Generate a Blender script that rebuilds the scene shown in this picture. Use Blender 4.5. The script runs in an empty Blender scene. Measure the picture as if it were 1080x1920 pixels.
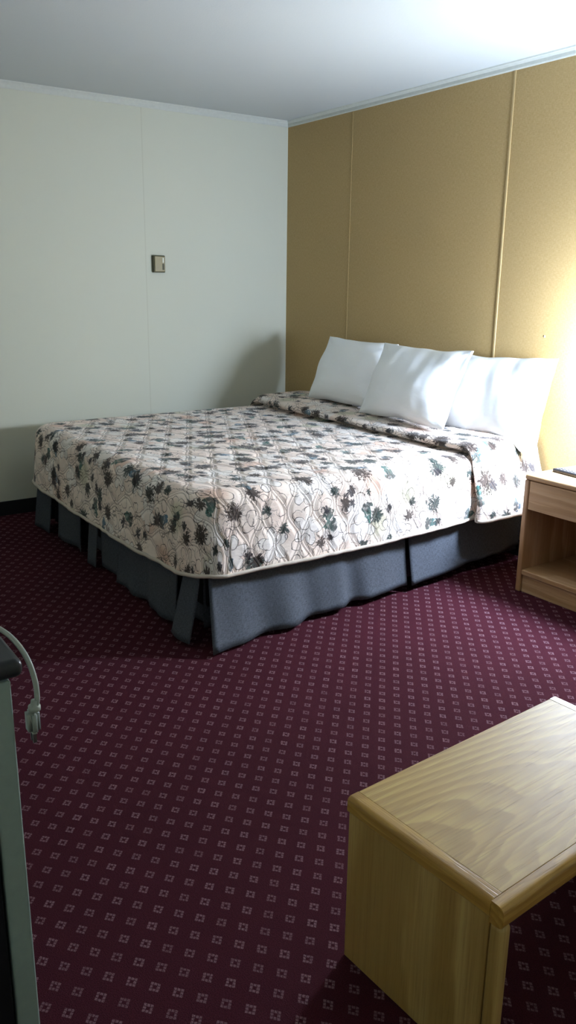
import bpy, bmesh, math, random
from mathutils import Vector, Matrix, noise
random.seed(7)
C = bpy.context.scene.collection
sc = bpy.context.scene
PI = math.pi

# ------------------------------------------------------------------ helpers
def lin(r, g, b):
    f = lambda c: (c/255/12.92) if c/255 <= 0.04045 else ((c/255+0.055)/1.055)**2.4
    return (f(r), f(g), f(b), 1.0)

LIN = lin

def sm(a, b, x):
    t = max(0.0, min(1.0, (x-a)/(b-a)))
    return t*t*(3-2*t)

def link(name, bm, m, parent=None, smooth=False, bevel=0.0, segs=2, sub=0, recalc=True):
    if recalc:
        bmesh.ops.recalc_face_normals(bm, faces=bm.faces[:])
    me = bpy.data.meshes.new(name)
    bm.to_mesh(me); bm.free()
    me.materials.append(m)
    for p in me.polygons:
        p.use_smooth = smooth or bevel > 0
    o = bpy.data.objects.new(name, me)
    C.objects.link(o)
    if parent:
        o.parent = parent
    if bevel > 0:
        b = o.modifiers.new('bevel', 'BEVEL')
        b.width = bevel; b.segments = segs; b.limit_method = 'ANGLE'; b.angle_limit = math.radians(40)
        w = o.modifiers.new('wn', 'WEIGHTED_NORMAL'); w.keep_sharp = True
    if sub:
        s = o.modifiers.new('sub', 'SUBSURF'); s.levels = sub; s.render_levels = sub
    return o

def box(bm, x0, x1, y0, y1, z0, z1):
    vs = [bm.verts.new((x, y, z)) for x in (x0, x1) for y in (y0, y1) for z in (z0, z1)]
    for f in ((0,1,3,2), (4,6,7,5), (0,4,5,1), (2,3,7,6), (0,2,6,4), (1,5,7,3)):
        bm.faces.new([vs[i] for i in f])
    return vs

def boxo(name, dims, m, parent=None, bevel=0.0, segs=2):
    bm = bmesh.new(); box(bm, *dims)
    return link(name, bm, m, parent, bevel=bevel, segs=segs)

def tube(bm, pts, rad, n=10, cap=True):
    rings = []
    pts = [Vector(p) for p in pts]
    for i, p in enumerate(pts):
        d = (pts[min(i+1, len(pts)-1)]-pts[max(i-1, 0)]).normalized()
        a = d.orthogonal() if i == 0 else (a - d*a.dot(d))
        a.normalize(); b = d.cross(a)
        r = rad[i] if isinstance(rad, (list, tuple)) else rad
        rings.append([bm.verts.new(p + (a*math.cos(2*PI*k/n)+b*math.sin(2*PI*k/n))*r) for k in range(n)])
    for i in range(len(rings)-1):
        for k in range(n):
            bm.faces.new((rings[i][k], rings[i][(k+1) % n], rings[i+1][(k+1) % n], rings[i+1][k]))
    if cap:
        bm.faces.new(rings[0][::-1]); bm.faces.new(rings[-1])

def lathe(bm, prof, cx=0, cy=0, n=40, close=False, cap=True):
    rings = []
    for r, z in prof:
        rings.append([bm.verts.new((cx+r*math.cos(2*PI*k/n), cy+r*math.sin(2*PI*k/n), z)) for k in range(n)])
    m = len(rings)
    for i in range(m if close else m-1):
        for k in range(n):
            bm.faces.new((rings[i][k], rings[i][(k+1) % n], rings[(i+1) % m][(k+1) % n], rings[(i+1) % m][k]))
    if not close and cap:
        bm.faces.new(rings[0][::-1]); bm.faces.new(rings[-1])

def spline(pts, n=12):
    pts = [Vector(p) for p in pts]; out = []
    for i in range(len(pts)-1):
        p0 = pts[max(i-1, 0)]; p1 = pts[i]; p2 = pts[i+1]; p3 = pts[min(i+2, len(pts)-1)]
        for k in range(n):
            t = k/n
            out.append(0.5*((2*p1)+(p2-p0)*t+(2*p0-5*p1+4*p2-p3)*t*t+(3*p1-p0-3*p2+p3)*t**3))
    out.append(pts[-1])
    return out

def thing(name, label, cat, loc=(0, 0, 0), rz=0, group=None):
    o = bpy.data.objects.new(name, None); C.objects.link(o)
    o.location = loc; o.rotation_euler = (0, 0, rz)
    o['label'] = label; o['category'] = cat
    if group: o['group'] = group
    return o

def tag(o, label, cat, group=None):
    o['label'] = label; o['category'] = cat
    if group: o['group'] = group
    return o

def struct(o, label=None):
    o['kind'] = 'structure'
    if label: o['label'] = label
    return o

# ------------------------------------------------------------------ node expressions
class E:
    def __init__(s, nt, sock): s.nt = nt; s.s = sock
    def _m(s, op, *a, clamp=False):
        n = s.nt.nodes.new('ShaderNodeMath'); n.operation = op; n.use_clamp = clamp
        for i, v in enumerate((s,)+a):
            if isinstance(v, E): s.nt.links.new(v.s, n.inputs[i])
            else: n.inputs[i].default_value = v
        return E(s.nt, n.outputs[0])
    def __add__(s, o): return s._m('ADD', o)
    __radd__ = __add__
    def __sub__(s, o): return s._m('SUBTRACT', o)
    def __rsub__(s, o): return (s*-1.0)+o
    def __mul__(s, o): return s._m('MULTIPLY', o)
    __rmul__ = __mul__
    def __truediv__(s, o): return s._m('DIVIDE', o)
    def abs(s): return s._m('ABSOLUTE')
    def fract(s): return s._m('FRACT')
    def floor(s): return s._m('FLOOR')
    def sin(s): return s._m('SINE')
    def cos(s): return s._m('COSINE')
    def max(s, o): return s._m('MAXIMUM', o)
    def min(s, o): return s._m('MINIMUM', o)
    def lt(s, o): return s._m('LESS_THAN', o)
    def gt(s, o): return s._m('GREATER_THAN', o)
    def pow(s, o): return s._m('POWER', o)
    def sqrt(s): return s._m('SQRT')
    def atan2(s, o): return s._m('ARCTAN2', o)
    def clamp(s): return s._m('ADD', 0.0, clamp=True)
    def ss(s, a, b):          # smoothstep from a to b (a may exceed b)
        n = s.nt.nodes.new('ShaderNodeMapRange'); n.interpolation_type = 'SMOOTHSTEP'
        s.nt.links.new(s.s, n.inputs['Value'])
        if a < b: lo, hi, t0, t1 = a, b, 0, 1
        else: lo, hi, t0, t1 = b, a, 1, 0
        for k, v in (('From Min', lo), ('From Max', hi), ('To Min', t0), ('To Max', t1)):
            n.inputs[k].default_value = v
        return E(s.nt, n.outputs['Result'])

class Mat:
    def __init__(s, name, rough=0.6, spec=0.3):
        s.m = bpy.data.materials.new(name); s.m.use_nodes = True
        s.nt = s.m.node_tree; s.b = s.nt.nodes['Principled BSDF']
        s.b.inputs['Roughness'].default_value = rough
        s.b.inputs['Specular IOR Level'].default_value = spec
    def node(s, t): return s.nt.nodes.new(t)
    def coord(s, kind='Object'):
        n = s.node('ShaderNodeTexCoord'); return n.outputs[kind]
    def xyz(s, sock):
        n = s.node('ShaderNodeSeparateXYZ'); s.nt.links.new(sock, n.inputs[0])
        return [E(s.nt, o) for o in n.outputs]
    def vec(s, x, y, z=0.0):
        n = s.node('ShaderNodeCombineXYZ')
        for i, v in enumerate((x, y, z)):
            if isinstance(v, E): s.nt.links.new(v.s, n.inputs[i])
            else: n.inputs[i].default_value = v
        return n.outputs[0]
    def noise(s, sock, scale, detail=3, rough=0.5, dist=0.0):
        n = s.node('ShaderNodeTexNoise'); n.inputs['Scale'].default_value = scale
        n.inputs['Detail'].default_value = detail; n.inputs['Roughness'].default_value = rough
        n.inputs['Distortion'].default_value = dist
        s.nt.links.new(sock, n.inputs['Vector'])
        return E(s.nt, n.outputs['Fac'])
    def voro(s, sock, scale, rnd=1.0):
        n = s.node('ShaderNodeTexVoronoi'); n.voronoi_dimensions = '2D'
        n.inputs['Scale'].default_value = scale; n.inputs['Randomness'].default_value = rnd
        s.nt.links.new(sock, n.inputs['Vector'])
        return n
    def mix(s, f, a, b):
        n = s.node('ShaderNodeMix'); n.data_type = 'RGBA'
        ins = {'Factor': f, 'A': a, 'B': b}
        sk = [i for i in n.inputs if i.enabled]
        for i, v in zip((sk[0], sk[1], sk[2]), (f, a, b)):
            if isinstance(v, E): s.nt.links.new(v.s, i)
            elif hasattr(v, 'is_linked'): s.nt.links.new(v, i)
            else: i.default_value = v
        return [o for o in n.outputs if o.enabled][0]
    def base(s, v):
        if hasattr(v, 'is_linked'): s.nt.links.new(v, s.b.inputs['Base Color'])
        else: s.b.inputs['Base Color'].default_value = v
        return s
    def bump(s, h, dist=0.002, strength=1.0):
        n = s.node('ShaderNodeBump'); n.inputs['Distance'].default_value = dist
        n.inputs['Strength'].default_value = strength
        s.nt.links.new(h.s, n.inputs['Height']); s.nt.links.new(n.outputs[0], s.b.inputs['Normal'])
        return s

def plain(name, col, rough=0.6, spec=0.3, metal=0.0, ns=60, var=0.08, bd=0.0):
    M = Mat(name, rough, spec); M.b.inputs['Metallic'].default_value = metal
    co = M.coord(); f = M.noise(co, ns, 4)
    c2 = tuple(c*(1-var*2) for c in col[:3])+(1,)
    M.base(M.mix(f, c2, col))
    if bd: M.bump(f, bd)
    return M.m

# ------------------------------------------------------------------ materials
def mat_ceiling():
    M = Mat('ceiling_paint', 0.9, 0.1); co = M.coord()
    M.base(M.mix(M.noise(co, 1.3, 3), lin(187, 192, 190), lin(194, 198, 196)))
    return M.bump(M.noise(co, 120, 3), 0.0015, 0.35).m

def mat_leftwall():
    M = Mat('cream_wall_paint', 0.75, 0.2); co = M.coord()
    x, y, z = M.xyz(co)
    g = (y+1.0765).abs().ss(0.0, 0.006)            # the joint between two sheets of panelling
    c = M.mix(M.noise(co, 2.2, 3), lin(216, 219, 204), lin(223, 226, 212))
    c = M.mix(g*0.3, lin(190, 190, 172), c)
    M.base(c)
    return M.bump(M.noise(M.vec(y*40.0, z*9.0, 0.0), 4, 3)*0.4+g*0.3, 0.001, 0.4).m

def mat_tanwall():
    M = Mat('tan_vinyl_panelling', 0.62, 0.25); co = M.coord()
    x, y, z = M.xyz(co)
    wv = (M.noise(M.vec(x*320.0, z*60.0), 1, 2)+M.noise(M.vec(x*60.0, z*320.0), 1, 2))*0.5
    c = M.mix(M.noise(co, 2.0, 3), lin(163, 137, 89), lin(170, 144, 96))
    c = M.mix(wv.ss(0.38, 0.62), c, lin(179, 153, 107))
    M.base(c)
    return M.bump(wv, 0.0012, 0.5).m

def mat_carpet():
    M = Mat('maroon_carpet', 0.95, 0.05); co = M.coord()
    x, y, z = M.xyz(co)
    w1 = M.noise(co, 60, 2)-0.5
    X = x-3.195+w1*0.004; Y = y+2.132+(M.noise(co, 47, 2)-0.5)*0.004
    u = X/0.0774+Y/0.0675; v = Y/0.0675-X/0.0774
    cu = (u+0.5).floor(); cv = (v+0.5).floor()
    lu = u-cu; lv = v-cv
    wn = M.node('ShaderNodeTexWhiteNoise'); wn.noise_dimensions = '2D'
    M.nt.links.new(M.vec(cu, cv), wn.inputs['Vector']); rnd = E(M.nt, wn.outputs['Value'])
    r = lu.abs().max(lv.abs())
    ring = r.ss(0.23, 0.205)*r.ss(0.06, 0.085)
    dot = ((lu*(1/0.145)+0.5).fract()-0.5).abs().ss(0.46, 0.34)*((lv*(1/0.145)+0.5).fract()-0.5).abs().ss(0.46, 0.34)
    fib = M.noise(co, 420, 3)
    big = M.noise(co, 1.7, 3)
    mot = (ring*dot*(rnd*0.35+0.65)*fib.ss(0.28, 0.52)).clamp()
    b = M.mix(fib.ss(0.3, 0.7), lin(47, 18, 24), lin(71, 30, 40))
    b = M.mix(big.ss(0.35, 0.7)*0.35, b, lin(51, 21, 26))
    M.base(M.mix(mot, b, lin(120, 91, 97)))
    return M.bump(fib+mot*0.3, 0.003, 0.6).m

def mat_oak(name, dark=1.0, rough=0.35, axis='Y', ring=26.0, tilt=0.07, cen=(0.2, -0.15), tint=(1, 1, 1)):
    M = Mat(name, rough, 0.45); co = M.coord()
    x, y, z = M.xyz(co)
    if axis == 'Y': a, b, g = x, z, y
    elif axis == 'X': a, b, g = y, z, x
    else: a, b, g = x+y*0.8, y*0.2, z
    gw = (M.noise(M.vec(a*3.0, b*3.0, g*0.9), 2.2, 3)-0.5)*(0.35 if axis == 'Z' else 1.0)
    A = a-cen[0]+gw*0.09; B = b-cen[1]+g*tilt+gw*0.10
    d = (A*A+B*B).sqrt()
    f = (d*ring).fract()
    rings = f.ss(0.0, 0.75)*f.ss(1.0, 0.86)
    pores = M.noise(M.vec(a*260.0, b*260.0, g*9.0), 1.0, 3).ss(0.52, 0.72)
    streak = M.noise(M.vec(a*45.0, b*45.0, g*1.5), 1.0, 3)
    k = dark
    lin = lambda r, g, b: LIN(r*tint[0], g*tint[1], b*tint[2])
    c = M.mix(streak.ss(0.3, 0.7), lin(214*k, 182*k, 112*k), lin(200*k, 163*k, 92*k))
    c = M.mix(rings*0.7, c, lin(172*k, 134*k, 66*k))
    fine = M.noise(M.vec(a*170.0, b*170.0, g*2.5), 1.0, 4).ss(0.42, 0.66)
    c = M.mix(fine*0.35, c, lin(166*k, 126*k, 62*k))
    c = M.mix(pores*0.32, c, lin(138*k, 98*k, 44*k))
    M.base(c)
    return M.bump(pores*-1.0, 0.0004, 0.5).m

def mat_spread():
    M = Mat('quilted_floral_cloth', 0.85, 0.15)
    uv = M.coord('UV')
    U, V, _ = M.xyz(uv)
    n1 = M.noise(uv, 40, 3)-0.5; n2 = M.noise(M.vec(V+3.1, U+7.7), 40, 3)-0.5
    cream = M.mix(M.noise(uv, 6, 3).ss(0.35, 0.65), lin(238, 223, 211), lin(231, 211, 198))
    col = cream

    def cell(scale, off, wob, rnd=0.85):
        pu = U+off+n1*wob; pv = V+off*1.7+n2*wob
        vn = M.voro(M.vec(pu, pv), scale, rnd)
        px, py, _z = M.xyz(vn.outputs['Position'])
        c1, c2, c3 = M.xyz(vn.outputs['Color'])
        lx = pu-px; ly = pv-py
        r = (lx*lx+ly*ly).sqrt()
        a = ly.atan2(lx)+c1*6.283
        return lx, ly, r, a, c1, c2, c3
    ink = lin(40, 32, 28)
    # peach and sage washes
    lx, ly, r, a, c1, c2, c3 = cell(5.0, 2.3, 0.02)
    wash = r.ss(0.085, 0.03)*c2.gt(0.55)
    tone = M.mix(c3.ss(0.4, 0.6), lin(206, 158, 132), lin(168, 174, 140))
    col = M.mix(wash*0.55, col, tone)
    # big pale petals with thin outlines
    lx, ly, r, a, c1, c2, c3 = cell(6.3, 5.1, 0.012)
    sh = (a*2.5).cos().abs()*0.040+0.035
    inside = (r-sh).ss(0.003, -0.003)*c2.gt(0.45)
    col = M.mix(inside*0.6, col, lin(236, 232, 228))
    line = (r-sh).abs().ss(0.0026, 0.0010)*c3.gt(0.2)
    col = M.mix(line*0.85, col, ink)
    lx, ly, r, a, c1, c2, c3 = cell(8.6, 9.4, 0.020)
    sh = (a*1.5).cos().abs()*0.030+0.022
    line = (r-sh).abs().ss(0.0024, 0.0009)*c2.gt(0.35)
    col = M.mix(line*0.85, col, ink)
    # teal and blue leaves
    lx, ly, r, a, c1, c2, c3 = cell(5.2, 13.7, 0.014)
    ca = a.cos()
    sh = ca.max(0.0).pow(1.4)*0.095*((a*6.0).cos()*0.22+0.8)
    gl = M.noise(M.vec(lx+c1*5.0, ly+c3*5.0), 60, 3)
    leaf = (r-sh*(gl*0.9+0.5)).ss(0.003, -0.006)*c2.gt(0.36)*r.ss(0.004, 0.012)*(gl.ss(0.28, 0.5)*0.7+0.3)
    lt = M.mix(c3.ss(0.3, 0.7), lin(36, 98, 90), lin(72, 112, 134))
    lt = M.mix(r.ss(0.02, 0.07), lin(38, 52, 50), lt)
    col = M.mix(leaf*0.9, col, lt)
    # dark brown and charcoal blossoms
    for sc_, off, R, npet, thr, dk in ((5.4, 21.9, 0.078, 6.5, 0.36, lin(44, 34, 30)),
                                       (7.4, 33.3, 0.054, 4.5, 0.50, lin(54, 45, 41)),
                                       (9.5, 47.7, 0.040, 3.5, 0.60, lin(52, 50, 54))):
        lx, ly, r, a, c1, c2, c3 = cell(sc_, off, 0.030)
        g1 = M.noise(M.vec(lx+c1*5.0, ly+c2*5.0), 95, 3)
        g2 = M.noise(M.vec(ly+c3*5.0, lx+c1*5.0), 30, 2)
        pet = ((a*npet+g2*3.0).cos().abs()*0.38+0.46)*((a+c3*3.0).cos()*0.28+0.74)*(g2*1.2+0.4)
        sh = pet*(c3*0.5+0.65)*R
        fl = (r-sh).ss(0.003, -0.004)*c2.gt(thr)
        brk = (g1+(r*-4.5)).ss(0.16, 0.34)
        cc = M.mix(c1.ss(0.62, 0.8), dk, lin(34, 56, 54))
        cc = M.mix(g1.ss(0.60, 0.75)*0.5, cc, lin(120, 104, 92))
        col = M.mix(fl*brk*0.94, col, cc)
        # fine rays around the blossom
        ray = ((a*11.0).cos().abs()).ss(0.90, 0.985)*r.ss(0.0, 0.01)*(r-R*0.95).ss(0.004, -0.01)*c2.gt(thr)*g2.ss(0.4, 0.55)
        col = M.mix(ray*0.6, col, ink)
        st = (ly-(lx*26.0).sin()*0.012).abs().ss(0.0028, 0.0010)*r.ss(0.075, 0.06)*c1.gt(0.45)
        col = M.mix(st*0.7, col, ink)
    # quilting: paired wavy rows closing and opening like onions
    P = 0.125; L = 0.235
    w = (U*(2*PI/L)).sin()*0.21
    def near(e, shift):
        return ((e+shift).fract()-0.5).abs()*P     # metres to the nearest line
    ua = V/P
    dmin = None
    for e, s_ in ((ua+w, 0.5), (ua-w, 0.0)):
        d = near(e, s_)
        d2 = (d-0.0075).abs()
        dmin = d2 if dmin is None else dmin.min(d2)
    hgt = dmin.ss(0.0, 0.022)
    thread = dmin.ss(0.0022, 0.0006)
    col = M.mix(thread*0.75, col, lin(104, 88, 80))
    puck = M.noise(M.vec(U*40.0, V*15.0), 1.0, 3)
    M.base(col)
    M.b.inputs['Sheen Weight'].default_value = 0.1
    return M.bump(hgt*0.9+puck*0.7, 0.0065, 0.62).m

def mat_skirt():
    M = Mat('slate_bed_skirt_cloth', 0.9, 0.1); co = M.coord()
    x, y, z = M.xyz(co)
    w = M.noise(M.vec((x+y)*500.0, z*70.0), 1, 2)
    w2 = M.noise(M.vec((x+y)*70.0, z*500.0), 1, 2)
    f = (w+w2)*0.5
    M.base(M.mix(f.ss(0.35, 0.65), lin(62, 65, 71), lin(86, 90, 97)))
    return M.bump(f, 0.0008, 0.5).m

def mat_pillow():
    M = Mat('white_pillowcase_cotton', 0.8, 0.2); co = M.coord()
    x, y, z = M.xyz(co)
    n = M.noise(M.vec(x*2.0, y*5.0, z*5.0), 3.0, 3, 0.5, 0.6)
    M.base(M.mix(n, lin(243, 245, 246), lin(247, 249, 250)))
    return M.bump(n, 0.012, 0.35).m

M_ceil, M_left, M_tan, M_carpet = mat_ceiling(), mat_leftwall(), mat_tanwall(), mat_carpet()
M_oak = mat_oak('oak_top_grain', 0.93, 0.52, 'Y', 60.0, 0.16, (0.20, 0.30), (0.98, 0.98, 0.88))
M_oakedge = mat_oak('oak_edge_grain_long', 0.86, 0.33, 'Y', 60.0, 0.03, (0.1, -0.3), (1.02, 0.96, 0.78))
M_oakcross = mat_oak('oak_edge_grain_cross', 0.86, 0.33, 'X', 60.0, 0.03, (0.1, -0.3), (1.02, 0.96, 0.78))
M_oakside = mat_oak('oak_side_veneer', 0.88, 0.5, 'Z', 24.0, 0.02, (0.1, -0.4))
M_oakns = mat_oak('oak_nightstand_veneer', 0.97, 0.45, 'X', 22.0, 0.03, (0.1, -0.5), (0.97, 0.95, 1.22))
M_oaknsv = mat_oak('oak_nightstand_upright', 0.92, 0.45, 'Z', 24.0, 0.02, (0.1, -0.4), (0.97, 0.92, 1.18))
M_spread, M_skirt, M_pillow = mat_spread(), mat_skirt(), mat_pillow()
M_binding = plain('quilt_binding_tape', lin(206, 194, 180), 0.85, 0.15, ns=90)
M_sheet = plain('white_sheet', lin(228, 232, 234), 0.85, 0.15)
M_dark = plain('dark_laminate', lin(34, 36, 39), 0.35, 0.4)
M_black = plain('black_body', lin(14, 15, 18), 0.6, 0.3)
M_palegreen = plain('pale_grey_green_paint', lin(140, 156, 148), 0.5, 0.35)
M_basebd = plain('black_vinyl_baseboard', lin(24, 24, 26), 0.55, 0.3)
M_white = plain('white_plastic', lin(150, 158, 148), 0.45, 0.4)
M_trim = plain('white_trim_paint', lin(200, 203, 194), 0.6, 0.3)
M_batten = plain('tan_batten', lin(190, 164, 116), 0.5, 0.35)
M_brass = plain('beige_gold_plastic', lin(150, 138, 98), 0.4, 0.45)
M_brassd = plain('dark_olive_case', lin(70, 66, 34), 0.5, 0.4)
M_lever = plain('pale_lever', lin(226, 224, 206), 0.35, 0.5)
M_remote = plain('black_remote_plastic', lin(26, 28, 32), 0.4, 0.45)
M_btn = plain('grey_rubber_button', lin(120, 124, 132), 0.6, 0.3)
M_prong = plain('plug_metal', lin(150, 150, 146), 0.3, 0.5, metal=1.0)
M_lampmetal = plain('brushed_brass', lin(170, 140, 90), 0.35, 0.5, metal=1.0)

def mat_shade():
    M = Mat('lamp_shade_fabric', 0.8, 0.1)
    M.base(lin(236, 232, 222))
    tr = M.node('ShaderNodeBsdfTranslucent'); tr.inputs['Color'].default_value = lin(240, 238, 232)
    tp = M.node('ShaderNodeBsdfTransparent'); tp.inputs['Color'].default_value = lin(250, 250, 248)
    mx = M.node('ShaderNodeMixShader'); mx.inputs[0].default_value = 0.72
    m2 = M.node('ShaderNodeMixShader'); m2.inputs[0].default_value = 0.64
    out = M.nt.nodes['Material Output']
    M.nt.links.new(M.b.outputs[0], mx.inputs[1]); M.nt.links.new(tr.outputs[0], mx.inputs[2])
    M.nt.links.new(mx.outputs[0], m2.inputs[1]); M.nt.links.new(tp.outputs[0], m2.inputs[2])
    M.nt.links.new(m2.outputs[0], out.inputs['Surface'])
    return M.m
M_shade = mat_shade()

# ------------------------------------------------------------------ room shell
XR, YF, H = 5.7, -3.68, 2.44
struct(boxo('floor', (-0.12, XR, YF, 0.12, -0.06, 0.0), M_carpet), 'maroon carpet with small beige square motifs')
struct(boxo('ceiling', (-0.12, XR, YF, 0.12, H, H+0.06), M_ceil), 'white painted ceiling')
struct(boxo('wall_left', (-0.12, 0.0, YF, 0.0, 0.0, H), M_left), 'cream wall with thermostat')
struct(boxo('wall_front', (0.0, XR, YF-0.12, YF, 0.0, H), M_left), 'cream wall behind the camera')
struct(boxo('wall_right', (XR, XR+0.12, YF-0.12, 0.12, 0.0, H), M_left), 'cream wall to the right of the camera')
wb = struct(boxo('wall_back', (-0.12, XR, 0.0, 0.12, 0.0, H), M_tan), 'tan panelled wall behind the bed')
bm = bmesh.new()
lathe(bm, [(0.0012, 0.0), (0.0055, 0.0008), (0.0060, 0.0018), (0.003, 0.0026), (0.0008, 0.0028)], n=14)
sp = link('screw_cover', bm, M_lever, wb, smooth=True)
sp.location = (2.270, -0.0002, 1.155); sp.rotation_euler = (PI/2, 0, 0)
sp['label'] = 'tiny pale screw cover'

def cornice(name, along, a0, a1):
    # a cove-like strip, drop 38 mm, out 22 mm
    prof = [(0.0, -0.038), (0.004, -0.038), (0.007, -0.032), (0.009, -0.018), (0.016, -0.009), (0.020, -0.006), (0.022, 0.0), (0.0, 0.0)]
    bm = bmesh.new(); r = []
    for a in (a0, a1):
        r.append([bm.verts.new((a, -o, H+z) if along == 'x' else (o, a, H+z)) for o, z in prof])
    n = len(prof)
    for k in range(n):
        bm.faces.new((r[0][k], r[0][(k+1) % n], r[1][(k+1) % n], r[1][k]))
    bm.faces.new(r[0]); bm.faces.new(r[1][::-1])
    return struct(link(name, bm, M_trim))
cornice('trim_1', 'y', YF, 0.0)
cornice('trim_2', 'x', 0.0, XR)
for i, bx in enumerate((0.695, 1.9505, 3.206, 4.46)):
    bm = bmesh.new()
    w = 0.0045 if i == 0 else 0.0065
    box(bm, bx-w, bx+w, -0.002 if i == 0 else -0.005, 0.0, 0.085, H-0.038)
    struct(link('trim_%d' % (i+3), bm, M_tan if i == 0 else M_batten, bevel=0.0012 if i == 0 else 0.003, segs=3), 'thin tan batten covering a panel joint')
bm = bmesh.new(); box(bm, 0.0, 0.010, YF, 0.0, 0.0, 0.088)
struct(link('baseboard_left', bm, M_basebd, bevel=0.003))
bm = bmesh.new(); box(bm, 0.010, XR, -0.010, 0.0, 0.0, 0.088)
struct(link('baseboard_back', bm, M_basebd, bevel=0.003))

# ------------------------------------------------------------------ thermostat
t = thing('thermostat', 'small olive and beige thermostat high on the cream wall', 'thermostat', (0.0, -0.995, 1.5))
bm = bmesh.new(); box(bm, 0.0, 0.024, -0.041, 0.041, -0.052, 0.052)
link('case', bm, M_brassd, t, bevel=0.004, segs=3)
bm = bmesh.new(); box(bm, 0.0235, 0.031, -0.034, 0.036, -0.046, 0.046)
link('cover', bm, M_brass, t, bevel=0.003, segs=3)
bm = bmesh.new(); box(bm, 0.0305, 0.0335, 0.019, 0.028, 0.008, 0.038)
o = link('lever', bm, M_lever, t, bevel=0.001); o['label'] = 'pale lever'
bm = bmesh.new(); box(bm, 0.0305, 0.0322, 0.017, 0.030, -0.036, 0.002)
o = link('scale_window', bm, M_brassd, t, bevel=0.0008); o['label'] = 'dark scale window'

# ------------------------------------------------------------------ bed
X0, X1, YB = 0.30, 2.345, -2.015         # plan outline of the bedspread hem
ZT = 0.612
bed = thing('bed', 'wide bed with slate grey pleated skirt standing against the tan wall', 'bed', (1.32, 0, 0))
bed_m = Matrix.Translation((-1.32, 0, 0))
def bedpart(name, bm, m, **k):
    bmesh.ops.transform(bm, matrix=bed_m, verts=bm.verts[:])
    return link(name, bm, m, bed, **k)
bm = bmesh.new(); box(bm, X0+0.07, X1-0.08, YB+0.09, -0.03, 0.335, 0.565)
o = bedpart('mattress', bm, M_sheet, bevel=0.05, segs=5); o['label'] = 'white sheeted mattress'
bm = bmesh.new(); box(bm, X0+0.08, X1-0.08, YB+0.09, -0.03, 0.13, 0.33)
bedpart('box_spring', bm, M_black, bevel=0.02, segs=3)
for lx, ly in ((0.5, -0.2), (2.14, -0.2), (0.5, -1.8), (2.14, -1.8)):
    bm = bmesh.new(); box(bm, lx-0.03, lx+0.03, ly-0.03, ly+0.03, 0.0, 0.13)
    bedpart('leg', bm, M_black, bevel=0.004)

def skirt_panel(path, zb, flare, folds, seed, zt=0.335):
    """cloth hanging along a plan path (list of (x, y, nx, ny)); thick sheet with folds."""
    bm = bmesh.new(); NZ = 12; cols = []
    n = len(path)
    for i, (x, y, nx, ny) in enumerate(path):
        s = i/(n-1); col = []
        for j in range(NZ+1):
            h = j/NZ                              # 0 top, 1 bottom
            zbi = zb(s) if callable(zb) else zb
            z = zt+(zbi-zt)*h
            off = (flare(s) if callable(flare) else flare)*h**1.3
            L_ = n*0.02*s
            off += folds*h**0.8*(math.sin(seed+L_*2*PI/0.33+1.1*math.sin(seed*3+L_*5))+0.5*math.sin(seed*2+L_*2*PI/0.19+1.5*math.sin(L_*7+seed)))
            off += 0.012*h*noise.noise(Vector((x*5+seed, y*5, z*3)))
            col.append((x+nx*off, y+ny*off, z, nx, ny))
        cols.append(col)
    T = 0.004
    F = [[bm.verts.new((x, y, z)) for x, y, z, nx, ny in c] for c in cols]
    B = [[bm.verts.new((x-nx*T, y-ny*T, z)) for x, y, z, nx, ny in c] for c in cols]
    for i in range(n-1):
        for j in range(NZ):
            bm.faces.new((F[i][j], F[i+1][j], F[i+1][j+1], F[i][j+1]))
            bm.faces.new((B[i][j], B[i][j+1], B[i+1][j+1], B[i+1][j]))
        bm.faces.new((F[i][NZ], F[i+1][NZ], B[i+1][NZ], B[i][NZ]))
        bm.faces.new((F[i][0], B[i][0], B[i+1][0], F[i+1][0]))
    for i in (0, n-1):
        for j in range(NZ):
            bm.faces.new((F[i][j], F[i][j+1], B[i][j+1], B[i][j]))
    return bm
def footpath(xa, xb, ya, yb, n=None):
    n = n or max(8, int(abs(xb-xa)/0.02))
    return [(xa+(xb-xa)*i/n, ya+(yb-ya)*sm(0, 1, i/n), 0, -1) for i in range(n+1)]
SY = -1.955
# recessed inner pleats seen dark between the panels
bm = skirt_panel(footpath(0.38, 2.22, SY+0.075, SY+0.075), 0.03, 0.0, 0.004, 1.0)
bedpart('inner_skirt', bm, M_skirt, smooth=True, recalc=False)
for xa, xb, ya, yb, zb, fl, fo, sd in (
        (0.335, 0.545, SY, SY, 0.012, 0.030, 0.006, 0.3),
        (0.66, 0.99, SY, SY+0.004, 0.020, 0.012, 0.010, 1.2),
        (1.14, 1.235, SY-0.004, SY, 0.012, 0.030, 0.003, 2.0),
        (1.25, 1.50, SY+0.008, SY+0.02, 0.020, 0.010, 0.008, 2.9),
        (1.50, 2.08, SY-0.006, SY, 0.018, 0.022, 0.012, 4.0)):
    bedpart('skirt_panel', skirt_panel(footpath(xa, xb, ya, yb), zb, fl, fo, sd), M_skirt, smooth=True, recalc=False)
# corner flap turned outward
fp = [(2.17+0.12*i/8, -1.962-0.012*math.sin(PI*i/8), 0.08, -1) for i in range(9)]
bedpart('skirt_panel', skirt_panel(fp, lambda s: 0.028-0.014*s, lambda s: 0.075-0.02*s, 0.0, 0.0), M_skirt, smooth=True, recalc=False)
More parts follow.
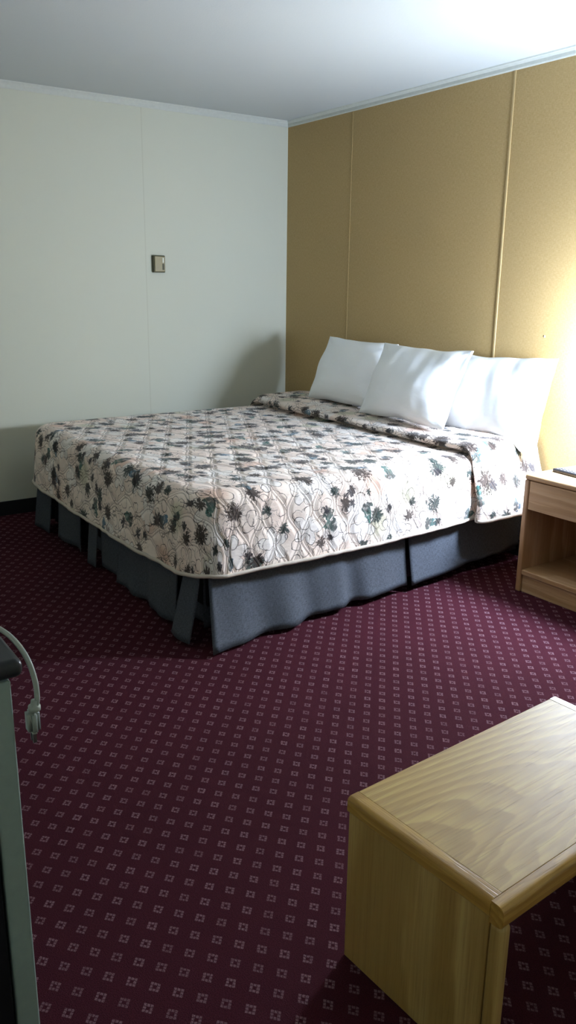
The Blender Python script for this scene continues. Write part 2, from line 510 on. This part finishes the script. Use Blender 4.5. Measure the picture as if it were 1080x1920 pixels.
# near side: two long panels with a pleat between them
def sidepath(ya, yb, xa, n=None):
    n = n or max(8, int(abs(yb-ya)/0.02))
    return [(xa, ya+(yb-ya)*i/n, 1, 0) for i in range(n+1)]
SX = 2.285
bm = skirt_panel(sidepath(-1.93, -0.05, SX-0.03), 0.05, 0.0, 0.004, 2.0)
bedpart('inner_skirt', bm, M_skirt, smooth=True, recalc=False)
P1 = [(SX, -1.925+1.04*i/60, 1, -0.42*max(0, 1-i/9)**2) for i in range(61)]
bedpart('skirt_panel', skirt_panel(P1, lambda s: 0.014+0.026*s, lambda s: 0.095*(1-s)**2+0.048, 0.012, 0.9), M_skirt, smooth=True, recalc=False)
P2 = sidepath(-0.865, -0.06, SX)
bedpart('skirt_panel', skirt_panel(P2, lambda s: 0.036+0.05*s, lambda s: 0.045*(1-s), 0.010, 2.2), M_skirt, smooth=True, recalc=False)
bm = skirt_panel([(X0+0.06, -0.05-1.88*i/60, -1, 0) for i in range(61)], 0.03, 0.02, 0.012, 3.3)
bedpart('skirt_panel', bm, M_skirt, smooth=True, recalc=False)

# ------------------------------------------------------------------ bedspread
def spread():
    bm = bmesh.new(); uvl = bm.loops.layers.uv.new('UVMap')
    # lengthways path: (y, lift); a pleat folded back over itself near the pillows
    qs = []
    def seg(y0, y1, z0, z1, n):
        for i in range(n): qs.append((y0+(y1-y0)*i/n, z0+(z1-z0)*i/n))
    yh = -0.035
    fold = [(yh, 0.040), (-0.10, 0.052), (-0.20, 0.058), (-0.33, 0.056), (-0.42, 0.053), (-0.47, 0.050), (-0.497, 0.043), (-0.508, 0.031),
            (-0.502, 0.019), (-0.485, 0.012), (-0.466, 0.009), (-0.462, 0.004), (-0.48, 0.001), (-0.515, 0.000), (-0.56, 0.0)]
    fs = spline([(y, z, 0) for y, z in fold], 4)
    for v in fs: qs.append((v.x, v.y))
    R = 0.17
    y_end = YB+R
    N = 66
    for i in range(1, N): qs.append((-0.56+(y_end+0.56)*i/N, 0.0))
    # cloth length along the path for the UVs
    ql = [0.0]
    for i in range(1, len(qs)):
        ql.append(ql[-1]+math.hypot(qs[i][0]-qs[i-1][0], qs[i][1]-qs[i-1][1]))
    per = []      # (x, y, nx, ny, lift, cloth_v)
    for (y, l), q in zip(qs, ql): per.append((X0, y, -1, 0, l, -q, 's'))
    NC = 20
    qe = ql[-1]+(qs[-1][0]-y_end)
    for i in range(NC+1):
        a = PI+PI/2*i/NC
        per.append((X0+R+R*math.cos(a), YB+R+R*math.sin(a), math.cos(a), math.sin(a), 0, None, 'c'))
    NF = 84
    for i in range(1, NF): per.append((X0+R+(X1-X0-2*R)*i/NF, YB, 0, -1, 0, None, 'f'))
    for i in range(NC+1):
        a = PI*1.5+PI/2*i/NC
        per.append((X1-R+R*math.cos(a), YB+R+R*math.sin(a), math.cos(a), math.sin(a), 0, None, 'c'))
    for (y, l), q in zip(reversed(qs), reversed(ql)): per.append((X1, y, 1, 0, l, -q, 's'))
    # rings: inset d, height below hem fraction
    prof = [(0.000, 0.0)]
    for k in range(1, 15): prof.append((0.022*(k/15)**1.6, 0.242*k/15))
    for k in range(0, 9):
        a = PI/2*k/8
        prof.append((0.022+0.068*(1-math.cos(a)), 0.242+0.070*math.sin(a)))
    rings = []
    xc, cy_end = (X0+X1)/2, YB+(X1-X0)/2*0.93
    KT = 34
    tot = len(prof)+KT
    info = []
    for (x, y, nx, ny, lift, q, kind) in per:
        col = []
        # hem height wanders a little along the edge
        hz = 0.288
        if nx > 0.5: hz = 0.282+0.034*sm(-1.3, -0.1, y)
        if ny < -0.5: hz = 0.262+0.022*sm(1.7, 2.3, x)+0.020*sm(1.0, 0.4, x)
        hz += 0.006*noise.noise(Vector((x*4, y*4, 1.0)))
        hz -= 0.0 if lift < 0.02 else 0.004
        for k, (d, h) in enumerate(prof):
            f = h/0.312
            z = hz+(ZT-hz)*f
            g = sm(0.15, 0.9, f)
            ox = x-nx*d; oy = y-ny*d
            lx, lz = lift*(1-g), lift*g
            side = max(0.0, 1-f*1.05)
            wv = 0.010*side*noise.noise(Vector((x*6, y*6, z*5)))+0.0075*noise.noise(Vector((ox*17, oy*17, z*15)))*(0.4+0.6*side)
            col.append((ox+nx*(lx*1.3+wv), oy+ny*(lx*1.3+wv), z+lz, nx, ny, 0.312-h, d))
        bx, by = x-nx*prof[-1][0], y-ny*prof[-1][0]
        ty = max(by, cy_end) if kind == 's' else cy_end
        if kind == 's': ty = by if by > cy_end else by+(cy_end-by)*1.0
        for k in range(1, KT+1):
            s = k/KT
            px = bx+(xc-bx)*s; py = by+(ty-by)*s
            z = ZT+lift+0.006*noise.noise(Vector((px*3, py*3, 4.0)))*min(1, s*6)+0.0035*noise.noise(Vector((px*15, py*15, 9.0)))*min(1, s*8)
            z -= 0.004*math.sin(PI*s)
            if lift > 0.0: z += 0.022*(1-sm(0.3, 1.6, px))*min(1, lift/0.04)
            col.append((px, py, z, nx, ny, 0.0, 0.0))
        info.append((q, kind))
        rings.append(col)
    V = [[bm.verts.new(p[:3]) for p in col] for col in rings]
    UVs = []
    for col, (q, kind), pr in zip(rings, info, per):
        row = []
        for k, p in enumerate(col):
            if k < len(prof):
                bx, by = pr[0]-pr[2]*prof[-1][0], pr[1]-pr[3]*prof[-1][0]
                drop = p[5]+max(0.0, prof[-1][0]-p[6])*0.6
                u = bx+pr[2]*drop; v = by+pr[3]*drop
            else:
                u, v = p[0], p[1]
            if q is not None and kind == 's': v = v-pr[1]+q
            else: v = v-(qe*1.0+y_end)
            row.append((u, v))
        UVs.append(row)
    n = len(V)
    for i in range(n-1):
        for k in range(tot-1):
            vs = (V[i][k], V[i+1][k], V[i+1][k+1], V[i][k+1])
            idx = ((i, k), (i+1, k), (i+1, k+1), (i, k+1))
            if len({v.co.to_tuple(6) for v in vs}) < 4:
                pass
            f = bm.faces.new(vs)
            for lp, (a, b) in zip(f.loops, idx): lp[uvl].uv = UVs[a][b]
    bmesh.ops.remove_doubles(bm, verts=bm.verts[:], dist=1e-5)
    hem = [r[0] for r in rings]
    return bm, hem
bm, hem = spread()
bs = link('bedspread', bm, M_spread, smooth=True)
so = bs.modifiers.new('thick', 'SOLIDIFY'); so.thickness = 0.006; so.offset = -1
tag(bs, 'cream quilted bedspread printed with dark flowers and teal leaves over the bed', 'bedspread')
bm = bmesh.new()
hp = [Vector(p[:3])+Vector((p[3]*0.002, p[4]*0.002, 0.004)) for p in hem]
rings = []
for i, p in enumerate(hp):
    nx, ny = hem[i][3], hem[i][4]; n_ = Vector((nx, ny, 0))
    pr = [(-0.006, -0.006), (0.004, -0.007), (0.0065, 0.0), (0.005, 0.008), (-0.006, 0.008)]
    rings.append([bm.verts.new(p+n_*a+Vector((0, 0, b))) for a, b in pr])
for i in range(len(rings)-1):
    for k in range(5):
        bm.faces.new((rings[i][k], rings[i+1][k], rings[i+1][(k+1) % 5], rings[i][(k+1) % 5]))
bm.faces.new(rings[0]); bm.faces.new(rings[-1][::-1])
o = link('hem_binding', bm, M_binding, bs, smooth=True); o['label'] = 'plain cream bound hem'

# ------------------------------------------------------------------ pillows
def pillow(label, w, h, th, seed, loc, lean, rz, roll=0.0, mouth=False, droop=0.0):
    bm = bmesh.new(); NU, NV = 56, 44
    top, bot = [], []
    for i in range(NU+1):
        a = -1+2*i/NU; rt, rb = [], []
        for j in range(NV+1):
            b = -1+2*j/NV
            # outline: slightly bowed-in sides, pointed corners
            px = a*w/2*(1-0.045*(1-b*b)); pz = b*h/2*(1-0.055*(1-a*a))
            full = (max(0, 1-abs(a)**2.6)**0.62)*(max(0, 1-abs(b)**2.6)**0.62)
            if mouth and a > 0.72: full *= 1-0.75*sm(0.72, 0.98, a)
            sag = 1.0+0.22*(-b)
            t_ = th/2*full*sag
            e = min(1-abs(a), 1-abs(b))
            wr = 0.0
            for q, (fx, fz, am) in enumerate(((3.2, 6.0, 0.014), (8.0, 5.0, 0.008), (16, 9, 0.004))):
                wr += am*noise.noise(Vector((px*fx+seed*3.1+q, pz*fz+seed, seed*1.7+px*pz*9)))
            # creases fanning from the corners
            cr = 0.0
            for sx, sz in ((-1, -1), (1, -1), (-1, 1), (1, 1)):
                dx, dz = px-sx*w/2, pz-sz*h/2; rr = math.hypot(dx, dz); an = math.atan2(dz, dx)
                cr += 0.006*math.exp(-rr*7)*math.sin(an*9+seed)
            ed = sm(0.0, 0.12, e)
            edge = 0.006*noise.noise(Vector((a*4+seed, b*4, 2.2)))
            px2 = px+edge*(1-ed); pz2 = pz+0.010*(1-ed)*noise.noise(Vector((px*7+seed, pz*7, 5.0)))
            pz2 -= droop*sm(0.1, 1.0, a)*(0.5-0.5*b)
            y = (wr+cr)*(0.25+0.75*ed)
            rt.append(bm.verts.new((px2, -t_*1.0+y-0.002, pz2)))
            rb.append(bm.verts.new((px2, t_*0.75+y*0.5+0.002, pz2)))
        top.append(rt); bot.append(rb)
    for i in range(NU):
        for j in range(NV):
            bm.faces.new((top[i][j], top[i+1][j], top[i+1][j+1], top[i][j+1]))
            bm.faces.new((bot[i][j], bot[i][j+1], bot[i+1][j+1], bot[i+1][j]))
    for i in range(NU):
        bm.faces.new((top[i][0], bot[i][0], bot[i+1][0], top[i+1][0]))
        bm.faces.new((top[i][NV], top[i+1][NV], bot[i+1][NV], bot[i][NV]))
    for j in range(NV):
        bm.faces.new((top[0][j], top[0][j+1], bot[0][j+1], bot[0][j]))
        bm.faces.new((top[NU][j], bot[NU][j], bot[NU][j+1], top[NU][j+1]))
    o = link('pillow', bm, M_pillow, smooth=True)
    o.location = loc
    o.rotation_euler = (Matrix.Rotation(rz, 3, 'Z') @ Matrix.Rotation(-lean, 3, 'X') @ Matrix.Rotation(roll, 3, 'Y')).to_euler()
    tag(o, label, 'pillow', 'white pillows propped against the wall')
    return o
pillow('white pillow farthest from the nightstand, overlapped by the middle pillow', 0.66, 0.42, 0.18, 1.0, (0.985, -0.185, 0.870), math.radians(24), math.radians(0), math.radians(0))
pillow('white pillow in the middle, leaning over its two neighbours', 0.70, 0.43, 0.18, 2.3, (1.65, -0.29, 0.872), math.radians(24), math.radians(-1), math.radians(0), True)
pillow('white pillow nearest the nightstand, tucked behind the middle pillow', 0.70, 0.43, 0.14, 4.1, (2.075, -0.125, 0.842), math.radians(15), math.radians(0), math.radians(-1.3), False, 0.05)

# ------------------------------------------------------------------ nightstand
NX, NY, NW, ND, NH = 2.570, -0.426, 0.60, 0.414, 0.568
ns = thing('nightstand', 'light oak nightstand with one drawer over an open shelf beside the bed', 'nightstand', (NX, NY, 0))
boxo('top', (0, NW, 0, ND, NH-0.026, NH), M_oakns, ns, bevel=0.010, segs=4)
boxo('side_panel', (0.0, 0.026, 0.002, ND, 0.0, NH-0.0262), M_oaknsv, ns, bevel=0.006, segs=3)
boxo('side_panel', (NW-0.026, NW, 0.002, ND, 0.0, NH-0.0262), M_oaknsv, ns, bevel=0.006, segs=3)
boxo('back_panel', (0.0262, NW-0.0262, ND-0.012, ND-0.002, 0.08, NH-0.0262), M_oaknsv, ns)
dr = boxo('drawer', (0.0285, NW-0.0285, 0.006, 0.024, 0.405, NH-0.0285), M_oakns, ns, bevel=0.002)
boxo('drawer_box', (0.034, NW-0.034, 0.0242, ND-0.03, 0.415, NH-0.06), M_oakns, dr)
boxo('shelf', (0.0262, NW-0.0262, 0.004, ND-0.0122, 0.085, 0.112), M_oakns, ns, bevel=0.006, segs=3)
boxo('toe_board', (0.0262, NW-0.0262, 0.016, 0.034, 0.0, 0.0848), M_oakns, ns, bevel=0.002)

# remote control on the nightstand
rm = thing('remote_control', 'black remote control lying on the oak nightstand', 'remote', (2.612, -0.262, NH), math.radians(-6))
boxo('case', (0.0, 0.19, -0.024, 0.024, 0.0, 0.018), M_remote, rm, bevel=0.006, segs=3)
for i in range(7):
    for j in range(3):
        bm = bmesh.new()
        x, y = 0.022+i*0.021, -0.013+j*0.013
        lathe(bm, [(0.0040, 0.0), (0.0042, 0.0014), (0.0030, 0.0022), (0.0006, 0.0024)], n=12)
        b = link('button', bm, M_btn, rm, smooth=True); b.location = (x, y, 0.0181)

# table lamp standing on the right part of the nightstand
LX, LY = 2.93, -0.212
lp = thing('table_lamp', 'lit table lamp with pale drum shade on the nightstand', 'lamp', (LX, LY, NH))
bm = bmesh.new(); lathe(bm, [(0.075, 0.0), (0.078, 0.006), (0.072, 0.016), (0.030, 0.024), (0.016, 0.034), (0.012, 0.05)])
link('base', bm, M_lampmetal, lp, smooth=True)
bm = bmesh.new(); lathe(bm, [(0.011, 0.0495), (0.016, 0.09), (0.034, 0.14), (0.040, 0.18), (0.028, 0.23), (0.012, 0.26), (0.010, 0.37), (0.014, 0.375), (0.014, 0.405)])
link('stem', bm, M_lampmetal, lp, smooth=True)
zb, zt, rb, rt = 0.375, 0.665, 0.165, 0.066
bm = bmesh.new(); lathe(bm, [(rb, zb), (rt, zt)], n=48, cap=False)
o = link('lamp_shade', bm, M_shade, lp, smooth=False)
for p in o.data.polygons: p.use_smooth = True
bm = bmesh.new(); lathe(bm, [(0.012, 0.405), (0.014, 0.43), (0.024, 0.455), (0.029, 0.48), (0.026, 0.50), (0.014, 0.515), (0.002, 0.519)], n=20)
M_b = Mat('lit_bulb'); M_b.b.inputs['Emission Color'].default_value = (0.8, 0.94, 1.2, 1); M_b.b.inputs['Emission Strength'].default_value = 6.0
link('bulb', bm, M_b.m, lp, smooth=True)
bm = bmesh.new()
for k in range(3):
    a = 2*PI*k/3+0.3
    tube(bm, [(0.012*math.cos(a), 0.012*math.sin(a), 0.395), ((rb-0.03)*math.cos(a), (rb-0.03)*math.sin(a), 0.39), ((rb-0.0065)*math.cos(a), (rb-0.0065)*math.sin(a), 0.39)], 0.0015, 6)
link('shade_spider', bm, M_lampmetal, lp, smooth=True)

# ------------------------------------------------------------------ luggage bench in the foreground
BX, BY, BA, BW, BL, BH = 3.8444, -2.4682, 0.0571, 0.3917, 0.7126, 0.3918
be = thing('bench', 'low light oak luggage bench standing on the carpet in the foreground', 'bench', (BX, BY, 0), BA)
TT = 0.036; TR = 0.030
def rounded(pts, rads, n=5):
    out = []; m_ = len(pts)
    for i, (p, r) in enumerate(zip(pts, rads)):
        p = Vector(p)
        if r <= 0: out.append(p); continue
        a_ = (Vector(pts[i-1])-p).normalized(); b_ = (Vector(pts[(i+1) % m_])-p).normalized()
        for k in range(n+1):
            t_ = k/n
            q0 = p+a_*r*(1-t_)**2+b_*r*t_**2
            out.append(q0)
    return out
def prism(name, prof, axis, c0, c1, m, parent, chamfer=0.0):
    bm = bmesh.new(); rings = []
    for c in (c0, c1):
        rings.append([bm.verts.new((u, c, v) if axis == 'y' else (c, u, v)) for u, v in prof])
    n = len(prof)
    for k in range(n):
        bm.faces.new((rings[0][k], rings[0][(k+1) % n], rings[1][(k+1) % n], rings[1][k]))
    bm.faces.new(rings[0]); bm.faces.new(rings[1][::-1])
    o = link(name, bm, m, parent, bevel=0.0001 if not chamfer else chamfer, segs=3)
    return o
boxo('top', (0.0, BW-0.0286, TR+0.0006, BL-TR-0.0006, BH-TT, BH-0.0004), M_oak, be, bevel=0.0012, segs=2)
prism('end_trim', rounded([(0.0, BH-TT), (TR, BH-TT), (TR, BH), (0.0, BH)], [0.006, 0, 0.0008, 0.012]), 'x', 0.0, BW-0.0286, M_oakcross, be)
prism('end_trim', rounded([(BL, BH-TT), (BL-TR, BH-TT), (BL-TR, BH), (BL, BH)], [0.006, 0, 0.0008, 0.012]), 'x', 0.0, BW-0.0286, M_oakcross, be)
prism('front_rail', rounded([(BW-0.028, BH-0.044), (BW, BH-0.044), (BW, BH), (BW-0.028, BH)], [0.001, 0.012, 0.016, 0.0008], 6), 'y', 0.0, BL, M_oakedge, be, chamfer=0.006)
for y0 in (0.003, BL-0.028):
    boxo('side_panel', (0.003, BW-0.030, y0, y0+0.025, 0.0, BH-TT-0.0004), M_oakside, be, bevel=0.002)
    boxo('leg_post', (BW-0.0296, BW-0.001, y0-0.002, y0+0.027, 0.0, BH-0.0444), M_oakside, be, bevel=0.009, segs=4)
boxo('back_rail', (0.006, 0.024, 0.0285, BL-0.0285, BH-TT-0.07, BH-TT-0.0004), M_oakedge, be, bevel=0.003)

# ------------------------------------------------------------------ cabinet cut by the left edge
CX, CY, CZ = 3.80, -3.100, 0.812
cb = thing('cabinet', 'dark topped cabinet with pale grey green front at the left edge', 'cabinet', (CX, CY, 0))
boxo('door', (-0.46, 0.0, -0.036, 0.0, 0.03, CZ-0.002), M_palegreen, cb, bevel=0.004, segs=3)
boxo('body', (-0.46, -0.004, -0.52, -0.040, 0.02, CZ-0.0005), M_black, cb, bevel=0.004)
bm = bmesh.new(); box(bm, -0.48, 0.004, -0.53, 0.020, CZ, CZ+0.030)
o = link('top', bm, M_dark, cb, bevel=0.012, segs=5); o['label'] = 'dark rounded top'
for fx in (-0.42, -0.04):
    for fy in (-0.48, -0.08):
        bm = bmesh.new(); lathe(bm, [(0.015, 0.0), (0.018, 0.004), (0.018, 0.0205)], fx, fy, 16)
        link('foot', bm, M_black, cb, smooth=True)

# white cord lying on the cabinet top, its plug hanging over the front
zt_ = CZ+0.030
cd = thing('power_cord', 'white power cord draped over the dark cabinet top, plug hanging down', 'cord', (0, 0, 0))
pts = [(3.46, -3.64, zt_+0.0045), (3.42, -3.50, zt_+0.0045), (3.42, -3.36, zt_+0.0045), (3.45, -3.25, zt_+0.0045), (3.52, -3.16, zt_+0.0045), (3.60, -3.105, zt_+0.0045), (3.68, -3.082, zt_+0.006), (3.74, -3.074, zt_+0.005), (3.778, -3.067, zt_-0.013),
       (3.793, -3.062, zt_-0.045), (3.797, -3.062, zt_-0.075), (3.796, -3.066, 0.752)]
bm = bmesh.new(); tube(bm, spline(pts, 8), 0.0042, 10)
link('cable', bm, M_white, cd, smooth=True)
bm = bmesh.new()
tube(bm, [(3.7962, -3.066, 0.766), (3.796, -3.067, 0.757), (3.7958, -3.067, 0.7565), (3.7955, -3.067, 0.749)], [0.0055, 0.006, 0.0095, 0.0095], 14)
for (za, zb_, wx, wy) in ((0.709, 0.7505, 0.0135, 0.0095),):
    vs_ = box(bm, 3.792-wx, 3.792+wx, -3.070-wy, -3.070+wy, za, zb_)
    bmesh.ops.bevel(bm, geom=list({e for v in vs_ for e in v.link_edges}), offset=0.006, segments=4, affect='EDGES')
pg = link('plug', bm, M_white, cd, smooth=True)
for dx in (-0.005, 0.005):
    bm = bmesh.new(); box(bm, 3.791+dx-0.0008, 3.791+dx+0.0008, -3.073, -3.067, 0.693, 0.7090)
    link('prong', bm, M_prong, pg)

# ------------------------------------------------------------------ light
def point(name, loc, power, col, rad):
    l = bpy.data.lights.new(name, 'POINT'); l.energy = power; l.color = col; l.shadow_soft_size = rad
    o = bpy.data.objects.new(name, l); C.objects.link(o); o.location = loc
    return o
bulb = point('lamp_bulb', (LX, LY, NH+0.505), 274, (0.77, 0.94, 1.24), 0.10)
w = bpy.data.worlds.new('World'); sc.world = w; w.use_nodes = True
bg = w.node_tree.nodes['Background']
bg.inputs['Color'].default_value = (0.86, 0.95, 0.86, 1); bg.inputs['Strength'].default_value = 0.13

# ------------------------------------------------------------------ camera
yaw, pitch, roll, fpx = 2.5357, 0.2729, 0.0128, 1535.41
fw = Vector((math.cos(pitch)*math.cos(yaw), math.cos(pitch)*math.sin(yaw), -math.sin(pitch)))
r_ = fw.cross(Vector((0, 0, 1))).normalized(); u_ = r_.cross(fw)
c_, s_ = math.cos(roll), math.sin(roll)
rr = r_*c_+u_*s_; uu = r_*(-s_)+u_*c_
cam = bpy.data.cameras.new('camera'); co = bpy.data.objects.new('camera', cam); C.objects.link(co)
m = Matrix((rr, uu, -fw)).transposed().to_4x4(); m.translation = Vector((4.9601, -3.3976, 1.3953))
co.matrix_world = m
cam.sensor_fit = 'VERTICAL'; cam.sensor_height = 36; cam.lens = fpx*36/1920; cam.clip_start = 0.02
sc.camera = co
vs = sc.view_settings
vs.view_transform = 'Standard'; vs.look = 'None'; vs.exposure = 0.0; vs.gamma = 1.0; vs.use_curve_mapping = False
